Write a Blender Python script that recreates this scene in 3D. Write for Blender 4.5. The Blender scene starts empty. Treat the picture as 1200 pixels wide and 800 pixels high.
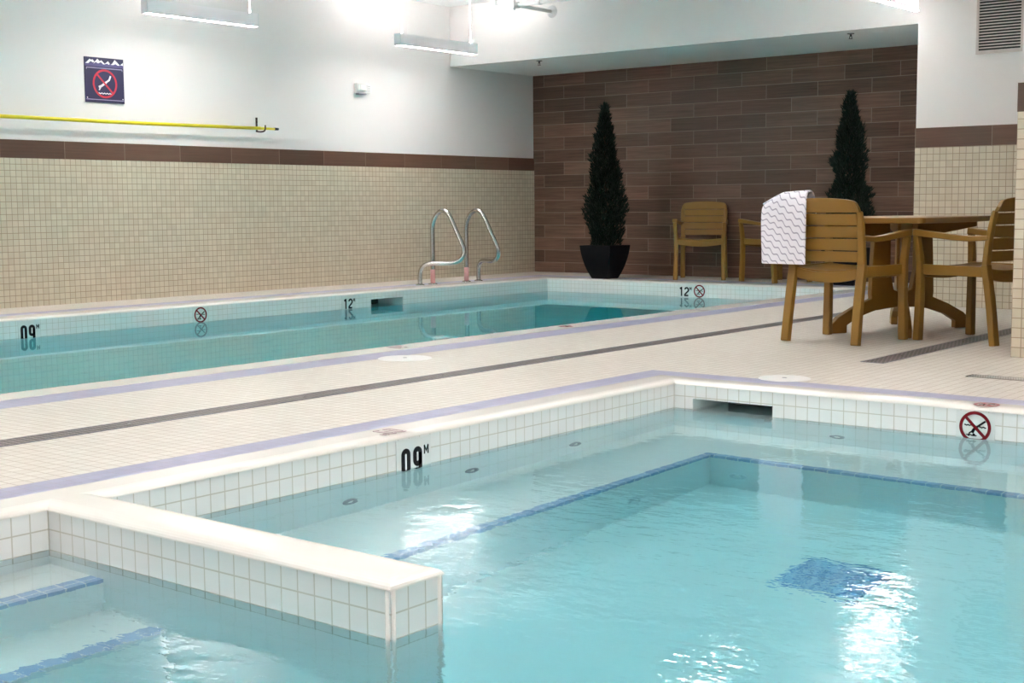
import bpy, bmesh, math, random
from mathutils import Vector, Matrix, noise

random.seed(7)
S = bpy.context.scene
COL = S.collection
PI = math.pi

# ------------------------------------------------------------------ materials
def new_mat(name):
    m = bpy.data.materials.new(name)
    m.use_nodes = True
    nt = m.node_tree
    nt.nodes.clear()
    out = nt.nodes.new('ShaderNodeOutputMaterial')
    return m, nt, out

class N:
    """tiny node-graph helper"""
    def __init__(self, nt):
        self.nt = nt
    def node(self, t, **kw):
        n = self.nt.nodes.new(t)
        for k, v in kw.items():
            setattr(n, k, v)
        return n
    def link(self, a, b):
        self.nt.links.new(a, b)
    def m(self, op, a, b=None, c=None):
        n = self.node('ShaderNodeMath', operation=op)
        for i, v in enumerate((a, b, c)):
            if v is None:
                continue
            if isinstance(v, (int, float)):
                n.inputs[i].default_value = v
            else:
                self.link(v, n.inputs[i])
        return n.outputs[0]
    def mix(self, fac, a, b, mode='MIX'):
        n = self.node('ShaderNodeMix', data_type='RGBA', blend_type=mode)
        for i, v in ((0, fac), (6, a), (7, b)):
            if isinstance(v, (int, float)):
                n.inputs[i].default_value = v
            elif isinstance(v, tuple):
                n.inputs[i].default_value = (*v[:3], 1)
            else:
                self.link(v, n.inputs[i])
        return n.outputs[2]
    def pos(self):
        g = self.node('ShaderNodeNewGeometry')
        s = self.node('ShaderNodeSeparateXYZ')
        self.link(g.outputs['Position'], s.inputs[0])
        return g.outputs['Position'], s.outputs
    def noise(self, vec, scale, detail=3, rough=.55, dim='3D'):
        n = self.node('ShaderNodeTexNoise', noise_dimensions=dim)
        n.inputs['Scale'].default_value = scale
        n.inputs['Detail'].default_value = detail
        n.inputs['Roughness'].default_value = rough
        if vec is not None:
            self.link(vec, n.inputs['Vector'])
        return n
    def scale(self, vec, s):
        n = self.node('ShaderNodeMapping')
        n.inputs['Scale'].default_value = s
        self.link(vec, n.inputs['Vector'])
        return n.outputs[0]
    def bsdf(self, out, color=None, rough=.5, metal=0, spec=.5, normal=None, coat=0):
        b = self.node('ShaderNodeBsdfPrincipled')
        if isinstance(color, tuple):
            b.inputs['Base Color'].default_value = (*color[:3], 1)
        elif color is not None:
            self.link(color, b.inputs['Base Color'])
        if isinstance(rough, (int, float)):
            b.inputs['Roughness'].default_value = rough
        else:
            self.link(rough, b.inputs['Roughness'])
        b.inputs['Metallic'].default_value = metal
        b.inputs['Specular IOR Level'].default_value = spec
        b.inputs['Coat Weight'].default_value = coat
        if normal is not None:
            self.link(normal, b.inputs['Normal'])
        self.link(b.outputs[0], out.inputs['Surface'])
        return b
    def bump(self, h, strength=.3, dist=.002):
        n = self.node('ShaderNodeBump')
        n.inputs['Strength'].default_value = strength
        n.inputs['Distance'].default_value = dist
        self.link(h, n.inputs['Height'])
        return n.outputs[0]

def plain(name, color, rough=.5, metal=0, spec=.5, var=.06, nscale=8, bump=0, coat=0):
    m, nt, out = new_mat(name)
    n = N(nt)
    tc = n.node('ShaderNodeTexCoord')
    nz = n.noise(tc.outputs['Object'], nscale)
    f = n.m('MULTIPLY_ADD', nz.outputs[0], 2 * var, 1 - var)
    c = n.mix(1.0, color, (0, 0, 0), 'MULTIPLY')
    mx = n.node('ShaderNodeMix', data_type='RGBA', blend_type='MULTIPLY')
    mx.inputs[0].default_value = 1
    mx.inputs[6].default_value = (*color, 1)
    cc = n.node('ShaderNodeCombineColor')
    for i in range(3):
        n.link(f, cc.inputs[i])
    n.link(cc.outputs[0], mx.inputs[7])
    nrm = None
    if bump:
        nz2 = n.noise(tc.outputs['Object'], nscale * 8)
        nrm = n.bump(nz2.outputs[0], bump, .002)
    n.bsdf(out, mx.outputs[2], rough, metal, spec, nrm, coat)
    return m

def tile_mat(name, c1, c2, grout, axes, pitch, gw, off=(0, 0), stagger=0, rough=.3, spec=.5, bump=.5, grain=None, cvar=.5):
    """square or running-bond tiles in metres, in world axes; grain=(axis, strength) adds wood streaks"""
    m, nt, out = new_mat(name)
    n = N(nt)
    P, ax = n.pos()
    a = ax['XYZ'.index(axes[0])]
    b = ax['XYZ'.index(axes[1])]
    pu, pv = pitch
    v = n.m('DIVIDE', n.m('SUBTRACT', b, off[1]), pv)
    row = n.m('FLOOR', v)
    u = n.m('DIVIDE', n.m('SUBTRACT', a, off[0]), pu)
    if stagger:
        u = n.m('ADD', u, n.m('MULTIPLY', n.m('FLOORED_MODULO', row, 2.0), stagger))
    colu = n.m('FLOOR', u)
    def edge(t, p):
        d = n.m('MULTIPLY', n.m('SUBTRACT', .5, n.m('ABSOLUTE', n.m('SUBTRACT', n.m('FRACT', t), .5))), p)
        r = n.node('ShaderNodeMapRange', interpolation_type='SMOOTHSTEP')
        n.link(d, r.inputs['Value'])
        r.inputs['From Min'].default_value = gw * .35
        r.inputs['From Max'].default_value = gw * .65
        return r.outputs[0]
    face = n.m('MINIMUM', edge(u, pu), edge(v, pv))
    cb = n.node('ShaderNodeCombineXYZ')
    n.link(colu, cb.inputs[0])
    n.link(row, cb.inputs[1])
    wn = n.node('ShaderNodeTexWhiteNoise', noise_dimensions='3D')
    n.link(cb.outputs[0], wn.inputs['Vector'])
    rnd = n.m('MULTIPLY_ADD', n.m('SUBTRACT', wn.outputs['Value'], .5), cvar * 2, .5)
    big = n.noise(P, .9, 2)
    rnd = n.m('ADD', rnd, n.m('MULTIPLY', n.m('SUBTRACT', big.outputs[0], .5), .5))
    rnd = n.m('MAXIMUM', 0.0, n.m('MINIMUM', 1.0, rnd))
    colr = n.mix(rnd, c1, c2)
    if grain:
        sc = {'X': (2.0, 60, 60), 'Y': (60, 2.0, 60)}[grain[0]]
        offv = n.node('ShaderNodeVectorMath', operation='MULTIPLY_ADD')
        n.link(wn.outputs['Color'], offv.inputs[0])
        offv.inputs[1].default_value = (9, 9, 9)
        n.link(P, offv.inputs[2])
        gr = n.noise(n.scale(offv.outputs[0], sc), 1.0, 5, .65)
        k = n.m('MULTIPLY_ADD', gr.outputs[0], grain[1] * 2, 1 - grain[1])
        cc = n.node('ShaderNodeCombineColor')
        for i in range(3):
            n.link(k, cc.inputs[i])
        colr = n.mix(1.0, colr, cc.outputs[0], 'MULTIPLY')
    colr = n.mix(face, grout, colr)
    rg = n.m('MULTIPLY_ADD', face, rough - .8, .8)
    nrm = n.bump(face, bump, .0015) if bump else None
    n.bsdf(out, colr, rg, 0, spec, nrm)
    return m

def metal_mat(name, color, rough=.2):
    m, nt, out = new_mat(name)
    n = N(nt)
    tc = n.node('ShaderNodeTexCoord')
    nz = n.noise(tc.outputs['Object'], 40)
    r = n.m('MULTIPLY_ADD', nz.outputs[0], .1, rough - .05)
    n.bsdf(out, color, r, 1)
    return m

def emit_mat(name, color, strength):
    m, nt, out = new_mat(name)
    n = N(nt)
    e = n.node('ShaderNodeEmission')
    e.inputs[0].default_value = (*color, 1)
    e.inputs[1].default_value = strength
    n.link(e.outputs[0], out.inputs['Surface'])
    return m

ZT = -.135          # hot tub water
def water_mat(name, absorb, dens, waves, rough_at=()):
    m, nt, out = new_mat(name)
    n = N(nt)
    P, ax = n.pos()
    h = None
    for sc, amp, det in waves:
        nz = n.noise(n.scale(P, sc), 1.0, det, .5)
        t = n.m('MULTIPLY', n.m('SUBTRACT', nz.outputs[0], .5), amp)
        h = t if h is None else n.m('ADD', h, t)
    if rough_at:
        k = None
        for (cx, cy, r0, r1, lo, hi) in rough_at:
            vd = n.node('ShaderNodeVectorMath', operation='DISTANCE')
            n.link(P, vd.inputs[0])
            vd.inputs[1].default_value = (cx, cy, ZT)
            mr = n.node('ShaderNodeMapRange', interpolation_type='SMOOTHSTEP')
            n.link(vd.outputs['Value'], mr.inputs['Value'])
            mr.inputs['From Min'].default_value = r0
            mr.inputs['From Max'].default_value = r1
            mr.inputs['To Min'].default_value = hi
            mr.inputs['To Max'].default_value = lo
            k = mr.outputs[0] if k is None else n.m('MAXIMUM', k, mr.outputs[0])
        h = n.m('MULTIPLY', h, k)
    nrm = n.bump(h, 1.0, 1.0)
    g = n.node('ShaderNodeBsdfRefraction')
    g.inputs['Roughness'].default_value = 0
    g.inputs['IOR'].default_value = 1.333
    n.link(nrm, g.inputs['Normal'])
    r = n.node('ShaderNodeBsdfGlossy')
    r.inputs['Roughness'].default_value = .02
    n.link(nrm, r.inputs['Normal'])
    f = n.node('ShaderNodeFresnel')
    f.inputs['IOR'].default_value = 1.333
    n.link(nrm, f.inputs['Normal'])
    mx = n.node('ShaderNodeMixShader')
    n.link(f.outputs[0], mx.inputs[0])
    n.link(g.outputs[0], mx.inputs[1])
    n.link(r.outputs[0], mx.inputs[2])
    n.link(mx.outputs[0], out.inputs['Surface'])
    v = n.node('ShaderNodeVolumeAbsorption')
    v.inputs['Color'].default_value = (*absorb, 1)
    v.inputs['Density'].default_value = dens
    n.link(v.outputs[0], out.inputs['Volume'])
    return m

def grate_mat(name, c_bar, c_hole, axes, pitch, hole, metal=.0, rough=.45):
    m, nt, out = new_mat(name)
    n = N(nt)
    P, ax = n.pos()
    a = ax['XYZ'.index(axes[0])]
    b = ax['XYZ'.index(axes[1])]
    row = n.m('FLOOR', n.m('DIVIDE', b, pitch[1]))
    u = n.m('ADD', n.m('DIVIDE', a, pitch[0]), n.m('MULTIPLY', n.m('FLOORED_MODULO', row, 2.0), .5))
    v = n.m('DIVIDE', b, pitch[1])
    du = n.m('ABSOLUTE', n.m('SUBTRACT', n.m('FRACT', u), .5))
    dv = n.m('ABSOLUTE', n.m('SUBTRACT', n.m('FRACT', v), .5))
    inside = n.m('MULTIPLY', n.m('LESS_THAN', du, hole[0] / 2), n.m('LESS_THAN', dv, hole[1] / 2))
    nz = n.noise(P, 3, 2)
    c = n.mix(nz.outputs[0], tuple(x * .8 for x in c_bar), tuple(min(1, x * 1.2) for x in c_bar))
    c = n.mix(inside, c, c_hole)
    n.bsdf(out, c, rough, metal)
    return m

M = {}
M['paint'] = plain('white_wall_paint', (.83, .80, .79), .6, var=.01, nscale=3)
M['ceil'] = plain('white_ceiling_paint', (.82, .82, .81), .8, var=.01, nscale=3)
M['soffit'] = plain('soffit_paint', (.84, .80, .78), .7, var=.01, nscale=3)
TILE1, TILE2, GROUT = (.60, .52, .395), (.68, .60, .47), (.36, .27, .185)
M['tileY'] = tile_mat('beige_wall_mosaic_left', TILE1, TILE2, GROUT, 'YZ', (.053, .053), .0045, (0, 1.267), rough=.28, cvar=.45)
M['tileX'] = tile_mat('beige_wall_mosaic_cross', TILE1, TILE2, GROUT, 'XZ', (.053, .053), .0045, (0, 1.272), rough=.28, cvar=.45)
WD1, WD2, WG = (.098, .054, .037), (.195, .108, .074), (.30, .22, .17)
M['plank'] = tile_mat('wood_look_plank_tile', WD1, WD2, WG, 'XZ', (.6165, .155), .006, (-7.555, 2.138), .5, rough=.42, spec=.4, bump=.3, grain=('X', .85), cvar=.5)
M['trimY'] = tile_mat('wood_look_border_left', WD1, WD2, WG, 'YZ', (.6185, 10), .005, (6.89, -3), 0, rough=.4, spec=.4, bump=.3, grain=('Y', .32), cvar=.4)
M['trimX'] = tile_mat('wood_look_border_cross', WD1, WD2, WG, 'XZ', (.6185, 10), .005, (-3.72, -3), 0, rough=.4, spec=.4, bump=.3, grain=('X', .32), cvar=.4)
M['deck'] = tile_mat('cream_deck_mosaic', (.635, .585, .525), (.70, .655, .595), (.51, .445, .385), 'XY', (.053, .053), .0045, (-3.70, 0), rough=.42, bump=.35, cvar=.4)
M['purple'] = tile_mat('lavender_stripe_tile', (.325, .325, .47), (.37, .37, .52), (.42, .41, .48), 'XY', (.0517, .0517), .0035, (-3.70, 5.62), rough=.4, bump=.3, cvar=.35)
M['coping'] = plain('cream_glazed_coping', (.80, .77, .725), .22, var=.02, nscale=6)
M['whiteglaze'] = plain('white_glazed_tile', (.80, .81, .79), .15, var=.01)
TW1, TW2, TG = (.84, .835, .82), (.88, .875, .86), (.60, .57, .51)
M['bandY'] = tile_mat('white_pool_tile_long', TW1, TW2, TG, 'YZ', (.058, .0605), .0042, (2.136, -.135), rough=.15, bump=.12, cvar=.35)
M['bandX'] = tile_mat('white_pool_tile_cross', TW1, TW2, TG, 'XZ', (.0578, .0605), .0042, (-3.405, -.135), rough=.15, bump=.12, cvar=.35)
M['wetY'] = tile_mat('submerged_pool_tile_long', TW1, TW2, TG, 'YZ', (.058, .0605), .0042, (2.136, -.135), rough=.75, spec=.05, bump=0, cvar=.35)
M['wetX'] = tile_mat('submerged_pool_tile_cross', TW1, TW2, TG, 'XZ', (.0578, .0605), .0042, (-3.405, -.135), rough=.75, spec=.05, bump=0, cvar=.35)
M['mbandY'] = tile_mat('white_lap_tile_long', TW1, TW2, TG, 'YZ', (.053, .049), .003, (0, -.157), rough=.15, bump=.12, cvar=.35)
M['mbandX'] = tile_mat('white_lap_tile_cross', TW1, TW2, TG, 'XZ', (.053, .049), .003, (0, -.157), rough=.15, bump=.12, cvar=.35)
M['plaster'] = plain('white_pool_plaster', (.90, .91, .90), .7, var=.03, nscale=2.5)
M['mplaster'] = plain('lap_pool_plaster', (.78, .90, .92), .7, var=.03, nscale=2.5)
M['nosing'] = tile_mat('blue_step_tile', (.31, .45, .70), (.43, .56, .78), (.70, .74, .79), 'XY', (.058, .058), .004, (-3.405, 2.136), rough=.2, cvar=.6)
M['mosaic'] = tile_mat('blue_mosaic', (.12, .27, .60), (.42, .60, .80), (.50, .62, .70), 'XY', (.02, .02), .002, (0, 0), rough=.2, cvar=1.0)
M['dark'] = plain('dark_cavity', (.02, .025, .025), .6)
M['steel'] = metal_mat('polished_stainless', (.56, .55, .53), .22)
M['chrome'] = metal_mat('chrome_grey', (.45, .47, .50), .25)
M['alu'] = plain('lamp_grey_enamel', (.90, .86, .88), .4, var=.01)
M['aluend'] = plain('lamp_end_grey', (.74, .73, .75), .45, var=.01)
M['down'] = emit_mat('lamp_diffuser_lower', (1, .945, .925), 36)
M['up'] = emit_mat('lamp_diffuser_upper', (1, .945, .925), 54)
M['resin'] = plain('golden_brown_resin', (.25, .128, .015), .40, var=.07, nscale=5, bump=.06)
M['resin2'] = plain('brown_resin_table', (.24, .119, .015), .40, var=.07, nscale=5, bump=.06)
M['pot'] = plain('black_planter', (.003, .003, .0045), .6, 0, .2, var=.1)
M['soil'] = plain('potting_soil', (.03, .02, .012), .9, var=.3, nscale=40)
M['bark'] = plain('cypress_bark', (.05, .03, .02), .9, var=.3, nscale=30)
M['black'] = plain('black_glaze', (.012, .012, .018), .25)
M['red'] = plain('dark_red_glaze', (.21, .012, .018), .25)
M['redlight'] = plain('sign_red', (.62, .04, .075), .3)
M['navy'] = plain('navy_board', (.028, .026, .085), .35, var=.05)
M['navylight'] = plain('indigo_band', (.10, .09, .24), .35, var=.05)
M['white'] = plain('white_print', (.85, .85, .87), .4, var=.01)
M['paleline'] = plain('pale_violet_line', (.36, .34, .52), .4, var=.01)
M['yellow'] = plain('yellow_pole_enamel', (.72, .60, .012), .35, var=.02)
M['rust'] = plain('dark_hook_metal', (.05, .025, .02), .5, var=.3, nscale=60)
M['pink'] = plain('pink_plastic_sleeve', (.70, .36, .36), .45, var=.2, nscale=30)
M['lid'] = plain('white_plastic_lid', (.84, .82, .80), .35, var=.01)
M['grate'] = grate_mat('dark_drain_grate', (.21, .18, .175), (.03, .024, .024), 'XY', (.021, .030), (.66, .62))
M['grate_light'] = grate_mat('brushed_drain_channel', (.52, .50, .48), (.12, .11, .10), 'XY', (.012, .018), (.55, .5), .3, .3)
M['louvre'] = plain('pale_pink_grille', (.62, .55, .53), .5, var=.02)
M['pipe'] = plain('white_painted_pipe', (.74, .74, .75), .4, var=.02)
M['marker_faded'] = plain('faded_print', (.34, .25, .26), .4, var=.2, nscale=60)
M['marker_red'] = plain('faded_red_print', (.30, .04, .05), .4, var=.2, nscale=60)
M['lens'] = plain('clear_lens', (.80, .80, .76), .1, var=.1, nscale=60)
M['greyplastic'] = plain('grey_plastic', (.22, .22, .26), .4)
M['tub_water'] = water_mat('clear_spa_water', (0.0, .885, 1.0), .35,
    [((2.2, 3.4, 1), .0030, 2), ((9, 14, 1), .0022, 3), ((26, 36, 1), .0007, 2)],
    [(-1.35, 2.4, .3, 2.1, .28, 1.25), (-2.45, 1.55, .25, .85, .28, 1.5), (-2.25, 2.85, .3, 1.2, .28, 1.1)])
M['lap_water'] = water_mat('clear_lap_water', (0.0, .95, .98), .85,
    [((.8, 1.3, 1), .0012, 2), ((3.5, 5, 1), .00025, 2)])

def leaf_mat():
    m, nt, out = new_mat('dark_cypress_leaf')
    n = N(nt)
    P, ax = n.pos()
    nz = n.noise(P, 22, 2)
    c = n.mix(nz.outputs[0], (.002, .006, .004), (.010, .027, .015))
    n.bsdf(out, c, .6, 0, .25)
    return m
M['leaf'] = leaf_mat()

def towel_mat():
    m, nt, out = new_mat('white_towel_with_wavy_lines')
    n = N(nt)
    uv = n.node('ShaderNodeUVMap')
    s = n.node('ShaderNodeSeparateXYZ')
    n.link(uv.outputs[0], s.inputs[0])
    u, v = s.outputs[0], s.outputs[1]
    ph = n.m('ADD', n.m('MULTIPLY', u, 2 * PI / .062), n.m('MULTIPLY', v, 2 * PI / .30))
    w = n.m('MULTIPLY', n.m('SINE', ph), .0085)
    t = n.m('DIVIDE', n.m('ADD', n.m('SUBTRACT', v, n.m('MULTIPLY', u, .70)), w), .047)
    d = n.m('ABSOLUTE', n.m('SUBTRACT', n.m('FRACT', t), .5))
    r = n.node('ShaderNodeMapRange', interpolation_type='SMOOTHSTEP')
    n.link(d, r.inputs['Value'])
    r.inputs['From Min'].default_value = .06
    r.inputs['From Max'].default_value = .13
    c = n.mix(r.outputs[0], (.43, .40, .50), (.86, .83, .90))
    tc = n.node('ShaderNodeTexCoord')
    nz = n.noise(tc.outputs['Object'], 260, 2)
    n.bsdf(out, c, .95, 0, .1, n.bump(nz.outputs[0], .6, .003))
    return m
M['towel'] = towel_mat()

# ------------------------------------------------------------------ mesh helpers
class MB:
    def __init__(self):
        self.v, self.f, self.mi, self.uv = [], [], [], {}
    def add(self, vs, fs, mi=0):
        o = len(self.v)
        self.v += [tuple(p) for p in vs]
        for f in fs:
            self.f.append([i + o for i in f])
            self.mi.append(mi)
        return o
    def quad(self, a, b, c, d, mi=0):
        self.add([a, b, c, d], [(0, 1, 2, 3)], mi)
    def box(self, x0, x1, y0, y1, z0, z1, mi=0):
        vs = [(x, y, z) for z in (z0, z1) for y in (y0, y1) for x in (x0, x1)]
        self.add(vs, [(0, 2, 3, 1), (4, 5, 7, 6), (0, 1, 5, 4), (2, 6, 7, 3), (1, 3, 7, 5), (0, 4, 6, 2)], mi)
        return self
    def sweep(self, path, prof, closed=False, up=(0, 0, 1), mi=0, scales=None):
        """prof: list of (a,b) in the frame (side, upish) carried along the path"""
        P = [Vector(p) for p in path]
        n = len(P)
        k = len(prof)
        vs = []
        side0 = None
        for i, p in enumerate(P):
            if closed:
                t = (P[(i + 1) % n] - P[i - 1]).normalized()
            else:
                t = (P[min(i + 1, n - 1)] - P[max(i - 1, 0)]).normalized()
            if side0 is None:
                u = Vector(up)
                if abs(t.dot(u)) > .95:
                    u = Vector((0, 1, 0))
                s = t.cross(u).normalized()
            else:
                s = (side0 - t * side0.dot(t)).normalized()
            side0 = s
            w = s.cross(t).normalized()
            sc = scales[i] if scales else 1
            for a, b in prof:
                vs.append(p + s * a * sc + w * b * sc)
        fs = []
        for i in range(n if closed else n - 1):
            for j in range(k):
                a = i * k + j
                b = i * k + (j + 1) % k
                c = ((i + 1) % n) * k + (j + 1) % k
                d = ((i + 1) % n) * k + j
                fs.append((a, b, c, d))
        if not closed:
            fs.append(tuple(range(k - 1, -1, -1)))
            fs.append(tuple((n - 1) * k + j for j in range(k)))
        self.add(vs, fs, mi)
        return self
    def tube(self, path, r, seg=12, closed=False, mi=0, scales=None):
        prof = [(r * math.cos(2 * PI * j / seg), r * math.sin(2 * PI * j / seg)) for j in range(seg)]
        return self.sweep(path, prof, closed, mi=mi, scales=scales)
    def bar(self, path, w, h, mi=0, up=(0, 0, 1), scales=None):
        prof = [(-w / 2, -h / 2), (w / 2, -h / 2), (w / 2, h / 2), (-w / 2, h / 2)]
        return self.sweep(path, prof, False, up, mi, scales)
    def lathe(self, prof, seg=24, center=(0, 0, 0), axis='z', mi=0):
        vs, fs = [], []
        cx, cy, cz = center
        k = len(prof)
        for j in range(seg):
            a = 2 * PI * j / seg
            for r, z in prof:
                if axis == 'z':
                    vs.append((cx + r * math.cos(a), cy + r * math.sin(a), cz + z))
                else:
                    vs.append((cx + r * math.cos(a), cy - z, cz + r * math.sin(a)))
        for j in range(seg):
            for i in range(k - 1):
                fs.append((j * k + i, ((j + 1) % seg) * k + i, ((j + 1) % seg) * k + i + 1, j * k + i + 1))
        self.add(vs, fs, mi)
        return self
    def ribbon(self, pts, w, y=0, t=.0012, closed=False, mi=0):
        """flat stroke in the local x-z plane, facing -y"""
        P = [Vector((p[0], p[1])) for p in pts]
        n = len(P)
        L, R = [], []
        for i in range(n):
            if closed:
                d0 = (P[i] - P[i - 1])
                d1 = (P[(i + 1) % n] - P[i])
            else:
                d0 = P[i] - P[i - 1] if i else P[1] - P[0]
                d1 = P[i + 1] - P[i] if i < n - 1 else d0
            d0 = d0.normalized()
            d1 = d1.normalized()
            nn = Vector((-d0.y - d1.y, d0.x + d1.x))
            if nn.length < 1e-6:
                nn = Vector((-d0.y, d0.x))
            nn.normalize()
            c = max(.5, nn.dot(Vector((-d0.y, d0.x))))
            L.append(P[i] + nn * w / 2 / c)
            R.append(P[i] - nn * w / 2 / c)
        vs = []
        for i in range(n):
            vs += [(L[i].x, y - t, L[i].y), (R[i].x, y - t, R[i].y), (L[i].x, y, L[i].y), (R[i].x, y, R[i].y)]
        fs = []
        for i in range(n if closed else n - 1):
            a = i * 4
            b = ((i + 1) % n) * 4
            fs += [(a, a + 1, b + 1, b), (a, b, b + 2, a + 2), (a + 1, a + 3, b + 3, b + 1)]
        if not closed:
            e = (n - 1) * 4
            fs += [(0, 2, 3, 1), (e, e + 1, e + 3, e + 2)]
        self.add(vs, fs, mi)
        return self
    def poly(self, pts, y=0, t=.0012, mi=0):
        n = len(pts)
        vs = [(p[0], y - t, p[1]) for p in pts] + [(p[0], y, p[1]) for p in pts]
        fs = [tuple(range(n)), tuple(range(2 * n - 1, n - 1, -1))]
        for i in range(n):
            j = (i + 1) % n
            fs.append((i, i + n, j + n, j))
        self.add(vs, fs, mi)
        return self
    def build(self, name, mats, parent=None, smooth=False, bevel=0, loc=None, seg=2, recalc=True, subsurf=0):
        me = bpy.data.meshes.new(name)
        me.from_pydata(self.v, [], self.f)
        if not isinstance(mats, (list, tuple)):
            mats = [mats]
        for mm in mats:
            me.materials.append(M[mm] if isinstance(mm, str) else mm)
        for p, i in zip(me.polygons, self.mi):
            p.material_index = i
        if recalc:
            bm = bmesh.new()
            bm.from_mesh(me)
            bmesh.ops.recalc_face_normals(bm, faces=bm.faces)
            bm.to_mesh(me)
            bm.free()
        if smooth:
            for p in me.polygons:
                p.use_smooth = True
        me.update()
        o = bpy.data.objects.new(name, me)
        COL.objects.link(o)
        if parent is not None:
            o.parent = parent
        if loc:
            o.location = loc
        if bevel:
            b = o.modifiers.new('bevel', 'BEVEL')
            b.width = bevel
            b.segments = seg
            b.limit_method = 'ANGLE'
            b.angle_limit = math.radians(40)
            b.harden_normals = False
        if subsurf:
            s = o.modifiers.new('sub', 'SUBSURF')
            s.levels = s.render_levels = subsurf
        return o

def thing(name, label, cat, loc=(0, 0, 0), rot=0, group=None):
    o = bpy.data.objects.new(name, None)
    COL.objects.link(o)
    o.empty_display_size = .1
    o.location = loc
    if isinstance(rot, (int, float)):
        o.rotation_euler = (0, 0, rot)
    else:
        o.rotation_euler = rot
    o['label'] = label
    o['category'] = cat
    if group:
        o['group'] = group
    return o

def tag(o, label, cat, group=None, kind=None):
    o['label'] = label
    o['category'] = cat
    if group:
        o['group'] = group
    if kind:
        o['kind'] = kind
    return o

def struct(o):
    o['kind'] = 'structure'
    return o

def copy_tree(o, parent=None):
    c = o.copy()
    COL.objects.link(c)
    if parent is not None:
        c.parent = parent
    for ch in o.children:
        copy_tree(ch, c)
    return c

def spline(pts, per=8, closed=False):
    P = [Vector(p) for p in pts]
    out = []
    n = len(P)
    rng = n if closed else n - 1
    for i in range(rng):
        p0 = P[i - 1] if (i or closed) else P[0] * 2 - P[1]
        p1 = P[i]
        p2 = P[(i + 1) % n]
        p3 = P[(i + 2) % n] if (closed or i + 2 < n) else P[-1] * 2 - P[-2]
        for k in range(per):
            t = k / per
            out.append(.5 * ((2 * p1) + (p2 - p0) * t + (2 * p0 - 5 * p1 + 4 * p2 - p3) * t * t + (3 * p1 - p0 - 3 * p2 + p3) * t ** 3))
    if not closed:
        out.append(P[-1])
    return out

# ------------------------------------------------------------------ room shell
WL = -10.5          # left wall face
WB = 13.6           # back wall face
HC = 3.12            # high ceiling
HS = 2.44           # soffit
YB = 12.03          # bulkhead face
XR, YR = -4.34, 10.68   # right return wall: corner and face
XP, YP = -2.426, 7.383  # near pillar corner and face
XE, YF = 4.0, -4.0      # the unseen sides of the room

w = struct(MB().box(WL - .2, WL, YF, WB + .2, -1.4, HC).build('wall_left', 'paint'))
struct(MB().box(WL, WL + .012, YF, WB, 0, 1.267).build('tile_wainscot', 'tileY', w))
struct(MB().box(WL, WL + .014, YF, WB, 1.267, 1.42).build('trim_1', 'trimY', w))
w = struct(MB().box(WL, XR + .05, WB, WB + .2, -.2, HC).build('wall_back', 'plank'))
w = struct(MB().box(WL, XR + .05, YB, WB, HS, HC, 0).build('wall_bulkhead', ['paint', 'soffit']))
for p in w.data.polygons:
    if p.normal.z < -.5:
        p.material_index = 1
w = struct(MB().box(XR, XE, YR, WB + .2, -.2, HC).build('wall_right', 'paint'))
struct(MB().box(XR, XE, YR - .012, YR, 0, 1.275).build('tile_wainscot', 'tileX', w))
struct(MB().box(XR, XE, YR - .014, YR, 1.275, 1.43).build('trim_2', 'trimX', w))
w = struct(MB().box(XP, XE, YP, YP + .35, -.2, HC).build('wall_pillar', 'paint'))
struct(MB().box(XP - .012, XE, YP - .012, YP + .362, 0, 1.31).build('tile_wainscot', 'tileX', w))
struct(MB().box(XP - .014, XE, YP - .014, YP + .364, 1.31, 1.462).build('trim_3', 'trimX', w))
struct(MB().box(WL - .2, XE + .2, YF - .2, YF, -1.4, HC).build('wall_front', 'paint'))
struct(MB().box(XE, XE + .2, YF - .2, WB + .2, -1.4, HC).build('wall_side', 'paint'))
struct(MB().box(WL - .2, XE + .2, YF - .2, WB + .2, HC, HC + .2).build('ceiling', 'ceil'))

# ---- deck with the two pool openings
NZ = .020
LX0, LX1, LY0, LY1 = -9.456, -5.66, -3.2, 12.5   # lap pool faces
LD, LP = .24, .46                               # coping / stripe outer offsets
LDL, LPL = .24, .46
TX0, TX1, TY0, TY1 = -3.405, -.55, .9, 5.506     # hot tub faces
SY0, SY1, SX = 2.136, 2.311, -2.06               # stub wall
TD = .15
xs = sorted({WL, LX0 - LP, LX0 - LD, LX1 + LD, LX1 + LP, TX0 - TD - .145, TX0 - TD, TX1 + TD, TX1 + TD + .145, XE})
ys = sorted({YF, LY0 - LP, LY0 - LD, LY1 + LD, LY1 + LP, TY0 - TD - .145, TY0 - TD, TY1 + .115, TY1 + .265, WB})
mb = MB()
def inside(x, y, b):
    return b[0] < x < b[1] and b[2] < y < b[3]
for i in range(len(xs) - 1):
    for j in range(len(ys) - 1):
        cx, cy = (xs[i] + xs[i + 1]) / 2, (ys[j] + ys[j + 1]) / 2
        if inside(cx, cy, (LX0 - LD, LX1 + LD, LY0 - LD, LY1 + LD)) or inside(cx, cy, (TX0 - TD, TX1 + TD, TY0 - TD, TY1 + .115)):
            continue
        mi = 0
        if inside(cx, cy, (LX0 - LP, LX1 + LP, LY0 - LP, LY1 + LP)) or inside(cx, cy, (TX0 - TD - .145, TX1 + TD + .145, TY0 - TD - .145, TY1 + .265)):
            mi = 1
        mb.quad((xs[i], ys[j], 0), (xs[i + 1], ys[j], 0), (xs[i + 1], ys[j + 1], 0), (xs[i], ys[j + 1], 0), mi)
fl = struct(mb.build('floor', ['deck', 'purple'], recalc=False))

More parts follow.
